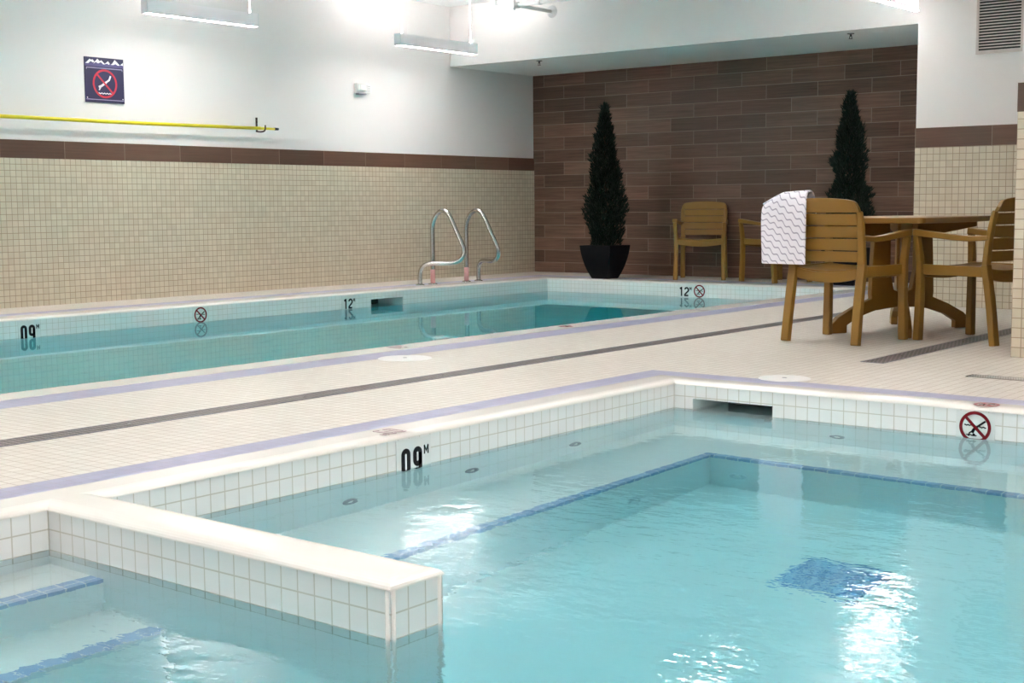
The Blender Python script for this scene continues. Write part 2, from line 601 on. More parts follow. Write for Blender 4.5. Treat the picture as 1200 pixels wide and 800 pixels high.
# ---- coping: swept profile with mitred corners on axis-aligned loops
def coping(name, P, dmax, parent=None):
    """P: loop of (x,y); dmax: outward width per edge i (P[i]->P[i+1]); interior on the right-hand side for clockwise order"""
    n = len(P)
    prof = [(1.0, -.03), (1.0, .001), (None, .001, .044), (None, -.0003, .030), (None, -.0025, .018), (None, -.0062, .0085), (None, -.011, .0015), (None, -.0165, -.003), (None, -NZ, -.004), (None, -NZ, .004)]
    rings = []
    for pr in prof:
        ring = []
        for i in range(n):
            a, b, c = P[i - 1], P[i], P[(i + 1) % n]
            def off(p, q, dm):
                d = dm if pr[0] is not None else min(pr[2], dm)
                ex, ey = q[0] - p[0], q[1] - p[1]
                L = math.hypot(ex, ey)
                return (-ey / L * d, ex / L * d)
            o1 = off(a, b, dmax[i - 1])
            o2 = off(b, c, dmax[i])
            ring.append((b[0] + o1[0] + o2[0], b[1] + o1[1] + o2[1], pr[1]))
        rings.append(ring)
    mb = MB()
    vs = [v for r in rings for v in r]
    fs = []
    for k in range(len(rings) - 1):
        for i in range(n):
            j = (i + 1) % n
            fs.append((k * n + i, k * n + j, (k + 1) * n + j, (k + 1) * n + i))
    mb.add(vs, fs)
    o = mb.build(name, 'coping', parent, recalc=False)
    return o

lap_loop = [(LX0, LY0), (LX0, LY1), (LX1, LY1), (LX1, LY0)]          # clockwise: outward = left of travel
coping_lap = struct(coping('pool_coping', lap_loop, [LD] * 4))
H2 = (SY1 - SY0) / 2
tub_loop = [(TX0, TY0), (TX0, SY0), (SX, SY0), (SX, SY1), (TX0, SY1), (TX0, TY1), (TX1, TY1), (TX1, TY0)]
tub_d = [TD, H2, H2, H2, TD, .115, TD, TD]
coping_tub = struct(coping('hot_tub_coping', tub_loop, tub_d))

# ---- basins
def wall_rect(mb, axis, c, u0, u1, z0, z1, hole=None, mi=0, flip=False):
    """vertical rectangle on plane axis=c spanning u0..u1, with an optional hole (hu0,hu1,hz0,hz1)"""
    def q(a0, a1, b0, b1):
        if a1 - a0 < 1e-6 or b1 - b0 < 1e-6:
            return
        if flip:
            a0, a1 = a1, a0
        if axis == 'x':
            mb.quad((c, a0, b0), (c, a1, b0), (c, a1, b1), (c, a0, b1), mi)
        else:
            mb.quad((a0, c, b0), (a1, c, b0), (a1, c, b1), (a0, c, b1), mi)
    if hole is None:
        q(u0, u1, z0, z1)
        return
    h0, h1, k0, k1 = hole
    k0, k1 = max(k0, z0), min(k1, z1)
    if k1 <= k0:
        q(u0, u1, z0, z1)
        return
    q(u0, h0, z0, z1)
    q(h1, u1, z0, z1)
    q(h0, h1, z0, k0)
    q(h0, h1, k1, z1)

def skimmer(mb, axis, c, u0, u1, z0, z1, depth, mi):
    """recess behind a hole; depth is signed"""
    d = c + depth
    def P(u, z, k):
        return (k, u, z) if axis == 'x' else (u, k, z)
    mb.quad(P(u0, z0, c), P(u1, z0, c), P(u1, z0, d), P(u0, z0, d), mi)
    mb.quad(P(u0, z1, c), P(u1, z1, c), P(u1, z1, d), P(u0, z1, d), mi)
    mb.quad(P(u0, z0, c), P(u0, z1, c), P(u0, z1, d), P(u0, z0, d), mi)
    mb.quad(P(u1, z0, c), P(u1, z1, c), P(u1, z1, d), P(u1, z0, d), mi)

ZT = -.135          # hot tub water
ZB = -NZ - .121 - .0605   # bottom of tile band
ZF = ZT - 1.0
TSK = (-3.305, -2.885, -.20, -.083)     # tub skimmer mouth
basin = bpy.data.objects.new('hot_tub_basin', None)
COL.objects.link(basin)
struct(basin)
bandY, bandX, pl = MB(), MB(), MB()
edges = list(zip(tub_loop, tub_loop[1:] + tub_loop[:1]))
for k, (a, b) in enumerate(edges):
    fp = (b[0] - a[0]) + (b[1] - a[1]) < 0
    if abs(a[0] - b[0]) < 1e-6:
        u0, u1 = sorted((a[1], b[1]))
        wall_rect(bandY, 'x', a[0], u0, u1, ZT, -NZ, None, 0, fp)
        wall_rect(bandY, 'x', a[0], u0, u1, ZB, ZT, None, 1, fp)
        wall_rect(pl, 'x', a[0], u0, u1, ZF, ZB, None, 0, fp)
    else:
        u0, u1 = sorted((a[0], b[0]))
        hole = TSK if abs(a[1] - TY1) < 1e-6 else None
        wall_rect(bandX, 'y', a[1], u0, u1, ZT, -NZ, hole, 0, fp)
        wall_rect(bandX, 'y', a[1], u0, u1, ZB, ZT, hole, 1, fp)
        wall_rect(pl, 'y', a[1], u0, u1, ZF, ZB, hole, 0, fp)
bandY.build('tile_band', ['bandY', 'wetY'], basin, recalc=False)
bandX.build('tile_band', ['bandX', 'wetX'], basin, recalc=False)
pl.quad((TX0, TY0, ZF), (TX1, TY0, ZF), (TX1, TY1, ZF), (TX0, TY1, ZF))
pl.build('plaster_shell', 'plaster', basin, recalc=False)
# bench along two sides
BX, BY, ZBN = -2.905, 4.985, ZT - .475
bn = MB()
bn.quad((TX0, SY1, ZBN), (BX, SY1, ZBN), (BX, BY, ZBN), (TX0, BY, ZBN))
bn.quad((TX0, BY, ZBN), (TX1, BY, ZBN), (TX1, TY1, ZBN), (TX0, TY1, ZBN))
bn.quad((BX, SY1, ZF), (BX, BY, ZF), (BX, BY, ZBN), (BX, SY1, ZBN))
bn.quad((BX, BY, ZF), (TX1, BY, ZF), (TX1, BY, ZBN), (BX, BY, ZBN))
bn.build('bench', 'plaster', basin, recalc=False)
ns = MB()
ns.box(BX - .035, BX + .003, SY1, BY + .035, ZBN - .04, ZBN + .003)
ns.box(BX + .003, TX1, BY - .003, BY + .035, ZBN - .04, ZBN + .003)
ns.build('bench_nosing', 'nosing', basin)
# entry steps beside the stub wall
st, stn = MB(), MB()
for x1, z1, z0 in ((-3.15, ZT - .15, ZT - .43), (-2.885, ZT - .43, ZF)):
    st.quad((TX0, TY0, z1), (x1, TY0, z1), (x1, SY0, z1), (TX0, SY0, z1))
    st.quad((x1, TY0, z0), (x1, SY0, z0), (x1, SY0, z1), (x1, TY0, z1))
    stn.box(x1 - .055, x1 + .003, TY0, SY0, z1 - .03, z1 + .003)
st.build('entry_step', 'plaster', basin, recalc=False)
stn.build('step_nosing', 'nosing', basin)
# skimmer throat
sk = MB()
skimmer(sk, 'y', TY1, *TSK, .34, 0)
sk.build('skimmer_throat', 'plaster', basin, recalc=False)
d = TY1 + .34
sk = MB()
sk.quad((TSK[0], d, TSK[2]), (TSK[1], d, TSK[2]), (TSK[1], d, TSK[3]), (TSK[0], d, TSK[3]))
sk.build('skimmer_back', 'dark', basin, recalc=False)
# weir clip hanging in the mouth
# vertical rounded corner trims on the end of the stub wall
ct = MB()
for y in (SY0, SY1):
    ct.tube([(SX - .0105, y + (.0105 if y == SY0 else -.0105), z) for z in (ZF, -NZ - .002)], .0125, 16)
ct.build('corner_trim', 'coping', basin, smooth=True)

# lap pool
ZW = -.157
ZLF = -1.35
LB = -NZ - .143 - .049
LSK = (9.60, 10.06, -.245, -.082)
lap = bpy.data.objects.new('lap_pool_basin', None)
COL.objects.link(lap)
struct(lap)
bY, bX, pl = MB(), MB(), MB()
wall_rect(bY, 'x', LX0, LY0, LY1, LB, -NZ, LSK)
wall_rect(pl, 'x', LX0, LY0, LY1, ZLF, LB, LSK)
wall_rect(bY, 'x', LX1, LY0, LY1, LB, -NZ, None, 0, True)
wall_rect(pl, 'x', LX1, LY0, LY1, ZLF, LB, None, 0, True)
for y in (LY0, LY1):
    wall_rect(bX, 'y', y, LX0, LX1, LB, -NZ, None, 0, y == LY0)
    wall_rect(pl, 'y', y, LX0, LX1, ZLF, LB, None, 0, y == LY0)
pl.quad((LX0, LY0, ZLF), (LX1, LY0, ZLF), (LX1, LY1, ZLF), (LX0, LY1, ZLF))
bY.build('tile_band', 'mbandY', lap, recalc=False)
bX.build('tile_band', 'mbandX', lap, recalc=False)
pl.build('plaster_shell', 'mplaster', lap, recalc=False)
sk = MB()
skimmer(sk, 'x', LX0, *LSK, -.35, 0)
sk.build('skimmer_throat', 'plaster', lap, recalc=False)
d = LX0 - .35
sk = MB()
sk.quad((d, LSK[0], LSK[2]), (d, LSK[1], LSK[2]), (d, LSK[1], LSK[3]), (d, LSK[0], LSK[3]))
sk.build('skimmer_back', 'dark', lap, recalc=False)

# ---- water bodies
def water(name, poly, z0, z1, mat, label):
    n = len(poly)
    mb = MB()
    vs = [(p[0], p[1], z0) for p in poly] + [(p[0], p[1], z1) for p in poly]
    fs = [tuple(range(n - 1, -1, -1)), tuple(range(n, 2 * n))]
    for i in range(n):
        j = (i + 1) % n
        fs.append((i, j, n + j, n + i))
    mb.add(vs, fs)
    o = mb.build(name, mat)
    tag(o, label, 'water', kind='stuff')
    return o
e = .012
water('pool_water', [(TX0 - e, TY0 - e), (TX1 + e, TY0 - e), (TX1 + e, TY1 + e), (TSK[1] + e, TY1 + e), (TSK[1] + e, TY1 + .35), (TSK[0] - e, TY1 + .35), (TSK[0] - e, TY1 + e), (TX0 - e, TY1 + e),
      (TX0 - e, SY1 - e), (SX - e, SY1 - e), (SX - e, SY0 + e), (TX0 - e, SY0 + e)], ZF - .1, ZT, 'tub_water',
      'rippled turquoise water of the hot tub in the foreground')
water('pool_water', [(LX0 - e, LY0 - e), (LX1 + e, LY0 - e), (LX1 + e, LY1 + e), (LX0 - e, LY1 + e), (LX0 - e, LSK[1] + e), (LX0 - .36, LSK[1] + e), (LX0 - .36, LSK[0] - e), (LX0 - e, LSK[0] - e)],
      ZLF - .1, ZW, 'lap_water', 'still teal water of the long pool beside the tiled wall')

# ------------------------------------------------------------------ lamps
def lamp(loc, label, first=None, L=1.22):
    if first is None:
        t = thing('pendant_lamp', label, 'ceiling light', loc, 0, 'linear pendant lamps')
        mb = MB()
        mb.box(-.040, -.035, .012, L - .012, .002, .118).box(.035, .040, .012, L - .012, .002, .118).box(-.035, .035, .012, L - .012, .05, .056)
        mb.build('housing', 'alu', t)
        for y0, y1 in ((0, .012), (L - .012, L)):
            MB().box(-.042, .042, y0, y1, 0, .120).build('end_cap', 'aluend', t, bevel=.003)
        MB().box(-.0345, .0345, .013, L - .013, .004, .010).build('lower_diffuser', 'down', t)
        MB().box(-.0345, .0345, .013, L - .013, .095, .100).build('upper_diffuser', 'up', t)
        for y in (.07, L - .07):
            MB().tube([(0, y, .056), (0, y, HC - loc[2])], .006, 8).build('suspension_rod', 'white', t, smooth=True)
        return t
    c = copy_tree(first)
    c.location = loc
    c['label'] = label
    return c
ZL = 2.46
YL = [7.13, 10.21, 4.05, .97, -2.1]
def where(y):
    return y
l0 = lamp((-9.62, 7.13, ZL), 'grey pendant lamp above the diving sign, cut by the top edge')
lamp((-9.62, 10.21, ZL), 'grey pendant lamp hanging in front of the bulkhead, shown from end to end', l0)
lamp((-4.64, 10.21, ZL), 'pendant lamp seen only as a white glowing strip beside the right wall', l0)
ordn = {7.13: 'fourth', 4.05: 'third', .97: 'second', -2.1: 'first'}
for x, nm in ((-9.62, 'by the left wall'), (-4.64, 'above the deck'), (-1.95, 'added above the tub'), (1.3, 'added beside the tub')):  # both tub rows are added, to brighten the tub and its upright faces
    for y in (7.13, 4.05, .97, -2.1):
        if (x, y) == (-9.62, 7.13) or (x > -2 and (y > 7 or (y < 0 and x < 0))):
            continue
        lamp((x, y, ZL), f'pendant lamp out of frame, {ordn[y]} from the front in the row {nm}', l0)

# ------------------------------------------------------------------ chairs
def make_chair(label, loc, rot):
    t = thing('slatted_armchair', label, 'chair', loc, rot, 'brown resin slatted armchairs')
    fx, fy, bx, by = .265, .235, .24, -.235
    # front legs sweep up and outward to carry the arm
    for s in (-1, 1):
        path = spline([(s * fx, fy, 0), (s * (fx - .006), fy - .004, .25), (s * (fx - .006), fy - .004, .43), (s * (fx + .002), fy + .006, .56), (s * (fx + .008), fy + .016, .635)], 5)
        n = len(path)
        MB().bar(path, .048, .042, up=(0, 1, 0), scales=[1.05 - .25 * i / (n - 1) for i in range(n)]).build('leg', 'resin', t, bevel=.006)
        path = spline([(s * bx, by - .045, 0), (s * (bx - .004), by - .01, .25), (s * (bx - .006), by + .028, .47)], 5)
        MB().bar(path, .052, .042, up=(0, 1, 0)).build('leg', 'resin', t, bevel=.006)
        # back post
        path = spline([(s * (bx - .010), by + .03, .455), (s * (bx - .004), by + .012, .60), (s * (bx + .002), by - .018, .74), (s * (bx + .001), by - .028, .785)], 5)
        n = len(path)
        MB().bar(path, .050, .036, up=(0, 1, 0), scales=[1.0 - .35 * i / (n - 1) for i in range(n)]).build('back_post', 'resin', t, bevel=.007)
        # arm
        path = spline([(s * (bx + .004), by + .005, .628), (s * (bx + .018), by + .14, .622), (s * (fx + .008), fy - .13, .640), (s * (fx + .006), fy + .030, .655)], 6)
        n = len(path)
        MB().bar(path, .046, .034, scales=[.85 + .35 * i / (n - 1) for i in range(n)]).build('armrest', 'resin', t, bevel=.006)
    # seat: dished slab
    mb = MB()
    nx, ny = 14, 12
    def sz(u, v):
        return .452 - .020 * (1 - (2 * u - 1) ** 2) * (1 - .45 * v) + .010 * v * v - .012 * (v > .96)
    top, bot = [], []
    for j in range(ny + 1):
        for i in range(nx + 1):
            u, v = i / nx, j / ny
            hw = .215 + .025 * v
            x = -hw + 2 * hw * u
            y = by + .03 + (fy + .02 - by - .03) * v
            top.append((x, y, sz(u, v)))
            bot.append((x, y, sz(u, v) - .022))
    vs = top + bot
    K = len(top)
    fs = []
    for j in range(ny):
        for i in range(nx):
            a = j * (nx + 1) + i
            fs.append((a, a + 1, a + nx + 2, a + nx + 1))
            fs.append((K + a, K + a + nx + 1, K + a + nx + 2, K + a + 1))
    for i in range(nx):
        fs.append((i, K + i, K + i + 1, i + 1))
        a = ny * (nx + 1) + i
        fs.append((a, a + 1, K + a + 1, K + a))
    for j in range(ny):
        a = j * (nx + 1)
        fs.append((a, a + nx + 1, K + a + nx + 1, K + a))
        a += nx
        fs.append((a, K + a, K + a + nx + 1, a + nx + 1))
    mb.add(vs, fs)
    mb.build('seat', 'resin', t, smooth=False, bevel=.003)
    # seat rails: bowed front and back, straight sides
    mb = MB()
    for (y, hw, dip) in ((by + .03, .232, .030), (fy + .002, .25, .022)):
        n = 12
        vs = []
        for i in range(n + 1):
            u = i / n
            x = -hw + 2 * hw * u
            k = 1 - (2 * u - 1) ** 2
            zt, zb = .452 - dip * k, .395 - dip * 1.15 * k
            vs += [(x, y - .012, zt), (x, y - .012, zb), (x, y + .012, zb), (x, y + .012, zt)]
        fs = [(0, 1, 2, 3), (4 * n, 4 * n + 3, 4 * n + 2, 4 * n + 1)]
        for i in range(n):
            a, b = 4 * i, 4 * i + 4
            for q in range(4):
                fs.append((a + q, b + q, b + (q + 1) % 4, a + (q + 1) % 4))
        mb.add(vs, fs)
    for s in (-1, 1):
        mb.bar([(s * (bx - .012), by + .02, .427), (s * (fx - .018), fy, .432)], .026, .062)
    mb.build('seat_rail', 'resin', t, bevel=.003)
    # five back slats, bowed backwards, the top one crowned
    zs = [(.487, .5495), (.5555, .6245), (.6305, .6985), (.7045, .7725), (.7785, .842)]
    for k, (z0, z1) in enumerate(zs):
        n = 28 if k == 4 else 12
        def yb(z):
            return by + .030 - .016 * (z - .47) / .13 - .05 * max(0, z - .6) / .25
        def hwz(z):
            return .254 if k == 4 else .222 + .010 * (z - .48) / .36
        vs = []
        for i in range(n + 1):
            u = 2 * i / n - 1
            bow = .014 * (1 - u * u)
            crown = (.024 * (1 - u * u) - .034 * max(0, (abs(u) - .86) / .14) ** 2.2) if k == 4 else 0
            th = .013 if k == 4 else .009
            for zz, dy in ((z0, -th), (z0, th), (z1 + crown, th), (z1 + crown, -th)):
                zr = z0 if zz == z0 else z1
                vs.append((u * hwz(zr), yb(zr) - bow + dy + .004, zz))
        fs = [(0, 1, 2, 3), (4 * n, 4 * n + 3, 4 * n + 2, 4 * n + 1)]
        for i in range(n):
            a, b = 4 * i, 4 * i + 4
            for q in range(4):
                fs.append((a + q, b + q, b + (q + 1) % 4, a + (q + 1) % 4))
        MB2 = MB()
        MB2.add(vs, fs)
        MB2.build('back_slat', 'resin', t, bevel=.003)
    return t
R = math.radians
C1, C1R = (-3.568, 7.735, 0), R(-6)
c1 = make_chair('brown slatted armchair with a towel over its back, seen from behind', C1, C1R)
def chair_copy(loc, rot, label):
    c = copy_tree(c1)
    c.location = loc
    c.rotation_euler = (0, 0, rot)
    c['label'] = label
    return c
chair_copy((-2.905, 8.170, 0), R(75), 'brown slatted armchair at the right of the table, partly behind the pillar')
chair_copy((-7.80, 13.17, 0), R(205), 'brown slatted armchair against the plank wall facing the pool, next to the left tree')
chair_copy((-6.872, 13.14, 0), R(68), 'brown slatted armchair by the plank wall, side on and half hidden by the towel')

# ------------------------------------------------------------------ table
t = thing('patio_table', 'brown rectangular table on arched feet, beside the right wall', 'table', (-3.545, 8.53, 0), R(-1.5))
hx, hy = .40, .61
mb = MB()
cr = .05
pts = []
for (sx, sy, a0) in ((1, 1, 0), (-1, 1, 90), (-1, -1, 180), (1, -1, 270)):
    for k in range(6):
        a = R(a0 + 90 * k / 5)
        pts.append((sx * (hx - cr) + cr * math.cos(a), sy * (hy - cr) + cr * math.sin(a)))
n = len(pts)
vs = [(x, y, .708) for x, y in pts] + [(x, y, .745) for x, y in pts]
mb.add(vs, [tuple(range(n - 1, -1, -1)), tuple(range(n, 2 * n))] + [(i, (i + 1) % n, n + (i + 1) % n, n + i) for i in range(n)])
mb.build('tabletop', 'resin2', t, bevel=.008)
mb = MB()
for (sx, sy) in ((1, 1), (-1, 1), (-1, -1), (1, -1)):   # tapering support arms under the top
    d = Vector((sx * .30, sy * .48))
    nrm = Vector((-d.y, d.x)).normalized() * .018
    a = Vector((sx * .05, sy * .09))
    vs = []
    for s in (-1, 1):
        o = nrm * s
        vs += [(a.x + o.x, a.y + o.y, .707), (a.x + o.x, a.y + o.y, .60), (d.x + o.x, d.y + o.y, .675), (d.x + o.x, d.y + o.y, .707)]
    mb.add(vs, [(0, 1, 2, 3), (7, 6, 5, 4), (0, 4, 5, 1), (1, 5, 6, 2), (2, 6, 7, 3), (3, 7, 4, 0)])
mb.build('support_arm', 'resin2', t, bevel=.004)
for (sx, sy) in ((1, 1), (-1, 1), (-1, -1), (1, -1)):
    tip = Vector((sx * .250, sy * .445))
    dirv = tip.normalized()
    Lr = tip.length
    nrm = Vector((-dirv.y, dirv.x))
    # outline in (r, z): foot block, arch underside, arch top, vertical plank
    out = [(Lr + .035, 0), (Lr + .035, .055), (Lr - .02, .105), (Lr - .14, .165), (Lr - .27, .215), (.245, .245), (.235, .50), (.225, .64), (.10, .64), (.10, .40), (.07, .27), (.02, .25), (.02, .155),
           (.12, .150), (Lr - .30, .138), (Lr - .17, .098), (Lr - .085, .05), (Lr - .085, 0)]
    n = len(out)
    vs = []
    for s in (-1, 1):
        for r, z in out:
            p = dirv * r + nrm * (.022 * s)
            vs.append((p.x, p.y, z))
    mb = MB()
    mb.add(vs, [tuple(range(n)), tuple(range(2 * n - 1, n - 1, -1))] + [(i, (i + 1) % n, n + (i + 1) % n, n + i) for i in range(n)])
    mb.build('leg', 'resin2', t, bevel=.005)

# ------------------------------------------------------------------ towel on the first chair
def make_towel():
    u0, u1 = -.405, -.085
    nu = 26
    path = spline([(-.190, .62), (-.203, .72), (-.222, .82), (-.243, .882), (-.283, .899), (-.318, .874), (-.324, .80), (-.319, .70), (-.312, .58), (-.308, .468)], 7)
    nv = len(path)
    dist = [0]
    for i in range(1, nv):
        dist.append(dist[-1] + (path[i] - path[i - 1]).length)
    vs, fs, uvs = [], [], []
    for i in range(nu + 1):
        u = i / nu
        x = u0 + (u1 - u0) * u
        over = max(0, (-.255 - x) / .15)
        arch = .010 * (1 - ((x) / .24) ** 2) if x > -.24 else 0
        for j in range(nv):
            y, z = path[j].x, path[j].y
            top = max(0, min(1, (z - .60) / .28))
            zz = z - .068 * over ** 1.3 * top + arch * top
            yy = y + (-.02 * over if j < nv * .45 else .02 * over) * top + .004 * math.sin(u * 9 + z * 7)
            xx = x + .010 * math.sin(z * 9) * (u - .5) + .012 * (z - .47) * (1 - u)
            vs.append((xx, yy, zz))
            uvs.append((u * (u1 - u0), dist[j]))
    for i in range(nu):
        for j in range(nv - 1):
            a = i * nv + j
            fs.append((a, a + 1, a + nv + 1, a + nv))
    me = bpy.data.meshes.new('towel')
    me.from_pydata(vs, [], fs)
    uvl = me.uv_layers.new(name='UVMap')
    for lp in me.loops:
        uvl.data[lp.index].uv = uvs[lp.vertex_index]
    for p in me.polygons:
        p.use_smooth = True
    me.materials.append(M['towel'])
    o = bpy.data.objects.new('towel', me)
    COL.objects.link(o)
    s = o.modifiers.new('thick', 'SOLIDIFY')
    s.thickness = .012
    s.offset = 0
    b = o.modifiers.new('sub', 'SUBSURF')
    b.levels = b.render_levels = 1
    o.location = C1
    o.rotation_euler = (0, 0, C1R)
    tag(o, 'white towel with grey wavy lines draped over the back of an armchair', 'towel')
    return o
make_towel()

# ------------------------------------------------------------------ potted cypresses
def make_tree(label, loc, seed):
    rnd = random.Random(seed)
    t = thing('potted_cypress', label, 'potted tree', loc, 0, 'potted cypresses by the plank wall')
    mb = MB()
    prof = [(0, .108), (.05, .130), (.10, .150), (.16, .169), (.22, .184), (.28, .196), (.34, .204), (.378, .208)]
    vs = [(sx * w, sy * w, z) for z, w in prof for sx, sy in ((-1, -1), (1, -1), (1, 1), (-1, 1))]
    fs = [(3, 2, 1, 0)]
    m = len(prof)
    for i in range(m - 1):
        for q in range(4):
            fs.append((4 * i + q, 4 * i + (q + 1) % 4, 4 * i + 4 + (q + 1) % 4, 4 * i + 4 + q))
    # rim and inside wall
    vs += [(sx * .185, sy * .185, .378) for sx, sy in ((-1, -1), (1, -1), (1, 1), (-1, 1))]
    vs += [(sx * .175, sy * .175, .33) for sx, sy in ((-1, -1), (1, -1), (1, 1), (-1, 1))]
    for k in (m - 1, m):
        for q in range(4):
            fs.append((4 * k + q, 4 * k + (q + 1) % 4, 4 * k + 4 + (q + 1) % 4, 4 * k + 4 + q))
    mb.add(vs, fs)
    mb.build('planter', 'pot', t, bevel=.004)
    mb = MB()
    mb.box(-.178, .178, -.178, .178, .325, .345)
    mb.build('soil', 'soil', t)
    MB().tube([(0, 0, .33), (.005, 0, .9), (-.004, .003, 1.5), (0, 0, 1.88)], .02, 8, scales=[1.2, .9, .6, .2]).build('trunk', 'bark', t, smooth=True)
    rp = [(.36, .15), (.45, .185), (.58, .215), (.75, .235), (.88, .225), (1.0, .195), (1.15, .17), (1.33, .155), (1.53, .11), (1.73, .068), (1.86, .035), (1.95, .008)]
    def rad(z):
        for (a, ra), (b, rb) in zip(rp, rp[1:]):
            if a <= z <= b:
                return ra + (rb - ra) * (z - a) / (b - a)
        return .01
    mb = MB()
    def sprig(p, d, L, wd):
        d = d.normalized()
        s = d.cross(Vector((rnd.uniform(-1, 1), rnd.uniform(-1, 1), rnd.uniform(-.3, .3)))).normalized()
        q = p + d * L
        m1 = p + d * L * .45
        mb.add([p, m1 + s * wd, q, m1 - s * wd], [(0, 1, 2, 3)])
    count = 0
    while count < 5200:
        z = .36 + 1.57 * rnd.random()
        if rnd.random() > (rad(z) / .235) ** .8 + .08:
            continue
        a = rnd.uniform(0, 2 * PI)
        lump = .86 + .62 * noise.noise(Vector((math.cos(a) * 1.5 + seed, math.sin(a) * 1.5, z * 5.5)))
        r = rad(z) * lump * math.sqrt(rnd.uniform(.25, 1))
        p = Vector((r * math.cos(a), r * math.sin(a), z))
        d = Vector((math.cos(a) * rnd.uniform(.2, 1.0), math.sin(a) * rnd.uniform(.2, 1.0), rnd.uniform(.6, 1.7)))
        L = rnd.uniform(.04, .095)
        for k in range(3):
            dd = d + Vector((rnd.uniform(-.6, .6), rnd.uniform(-.6, .6), rnd.uniform(-.3, .4)))
            sprig(p, dd, L * rnd.uniform(.6, 1), rnd.uniform(.004, .008))
        count += 1
    mb.build('foliage', 'leaf', t, recalc=False)
    return t
make_tree('dark green potted cypress left of the armchairs, in a full black planter', (-8.80, 12.72, 0), 3)
make_tree('dark green potted cypress behind the armchair with the towel', (-5.96, 12.98, 0), 11)

# ------------------------------------------------------------------ grab rails
def rail(y, s, label):
    t = thing('grab_rail', label, 'pool rail', (-9.725, y, 0), 0, 'pair of pool grab rails')
    p = [(0, 0, .005), (0, 0, .20), (0, 0, .42), (0, 0, .585), (.018, 0, .672), (.07, 0, .748), (.145, 0, .785), (.215, 0, .762), (.27, 0, .695), (.345, 0, .56), (.425, 0, .42),
         (.448, -.006, .355), (.43, -.022, .288), (.365, -.05, .245), (.27, -.09, .232), (.13, -.15, .232), (.055, -.182, .215), (.012, -.20, .165), (0, -.205, .10), (0, -.205, .005)]
    p = [(a, -b * s * -1 if False else b * s, c) for a, b, c in p]
    MB().tube(spline(p, 6), .0240, 14).build('rail_tube', 'steel', t, smooth=True)
    for q in (0, -.205 * s):
        qq = q if q == 0 else -.205 * s
        MB().lathe([(0, .014), (.028, .014), (.045, .008), (.052, .0), (.0, .0)], 20, (0, qq, .0005)).build('escutcheon', 'steel', t, smooth=True)
    MB().tube([(0, 0, .015), (0, 0, .16)], .0265, 14).build('plastic_sleeve', 'pink', t, smooth=True)
    return t
rail(10.82, 1, 'stainless grab rail nearer the camera on the far pool edge')
rail(11.375, -1, 'stainless grab rail nearer the plank wall on the far pool edge')

# ------------------------------------------------------------------ print shapes in a local x-z plane facing -y
def arc(cx, cy, r, a0, a1, n=12, ry=None):
    ry = ry or r
    return [(cx + r * math.cos(R(a0 + (a1 - a0) * i / n)), cy + ry * math.sin(R(a0 + (a1 - a0) * i / n))) for i in range(n + 1)]
def glyph(ch, x, z, w, h, sw):
    """list of (points, closed) centre lines with lower left corner x,z"""
    r = (w - sw) / 2
    cx = x + w / 2
    b, tp = z + sw / 2, z + h - sw / 2
    if ch == '0':
        return [(arc(cx, tp - r, r, 0, 180) + arc(cx, b + r, r, 180, 360), True)]
    if ch == '9':
        mid = z + h * .42
        return [(arc(cx, tp - r, r, 0, 180) + arc(cx, mid + r, r, 180, 360), True),
                ([(cx + r, tp - r), (cx + r, b + r)] + arc(cx, b + r, r, 0, -165)[1:], False)]
    if ch == '1':
        return [([(cx + w * .08, z), (cx + w * .08, z + h)], False), ([(cx + w * .08, z + h - sw * .5), (cx - w * .28, z + h * .80)], False)]
    if ch == '2':
        return [(arc(cx, tp - r, r, 175, 0) + [(cx + r, tp - r - h * .12), (cx - r, b + h * .12), (cx - r, b), (cx + r, b)], False)]
    if ch == 'M':
        s = sw
        return [([(x + s / 2, z), (x + s / 2, z + h)], False), ([(x + s / 2, z + h), (cx, z + h * .35), (x + w - s / 2, z + h)], False), ([(x + w - s / 2, z + h), (x + w - s / 2, z)], False)]
def numerals(parent, txt, x, z, w, h, gap, sw, mat, y=-.003, mh=.034):
    for ch in txt:
        mb = MB()
        for pts, cl in glyph(ch, x, z, w, h, sw):
            mb.ribbon(pts, sw, y, .0012, cl)
        mb.build('numeral', mat, parent)
        x += w + gap
    mb = MB()
    for pts, cl in glyph('M', x - gap * .3, z + h - mh, .026, mh, .006):
        mb.ribbon(pts, .006, y, .0012, cl)
    mb.build('letter', mat, parent)

def depth_marker(txt, loc, rot, label, W=.19, top=-NZ, z0=-.165, w=.048, h=.115, sw=.017, gap=.016, grp='black depth markers', zt=None):
    t = thing('depth_marker', label, 'depth marker', loc, rot, grp)
    MB().box(-W / 2, W / 2, -.003, 0, z0, top - .004).build('marker_tile', 'whiteglaze', t, bevel=.001)
    zt = zt if zt is not None else top - .045
    tw = len(txt) * w + gap
    numerals(t, txt, -tw / 2 - .012, zt - h, w, h, gap, sw, 'black')
    return t
depth_marker('09', (TX0 + .001, 3.665, 0), R(90), 'black 09 M depth marker on the hot tub tile', z0=-.195, zt=-.058, h=.112, w=.049, sw=.0195, gap=.015)
depth_marker('09', (LX0 + .001, 5.835, 0), R(90), 'black 09 M depth marker on the far pool edge, at the left of the picture', z0=-.20, zt=-.058, h=.135, w=.056, sw=.022, gap=.014)
depth_marker('12', (LX0 + .001, 9.29, 0), R(90), 'black 12 M depth marker on the far pool edge next to the skimmer opening', z0=-.20, zt=-.055, h=.099, w=.058, sw=.0165, gap=.010)
depth_marker('12', (-7.605, LY1 - .001, 0), 0, 'black 12 M depth marker below the armchairs at the plank wall', z0=-.20, zt=-.048, h=.099, w=.058, sw=.0165, gap=.010)

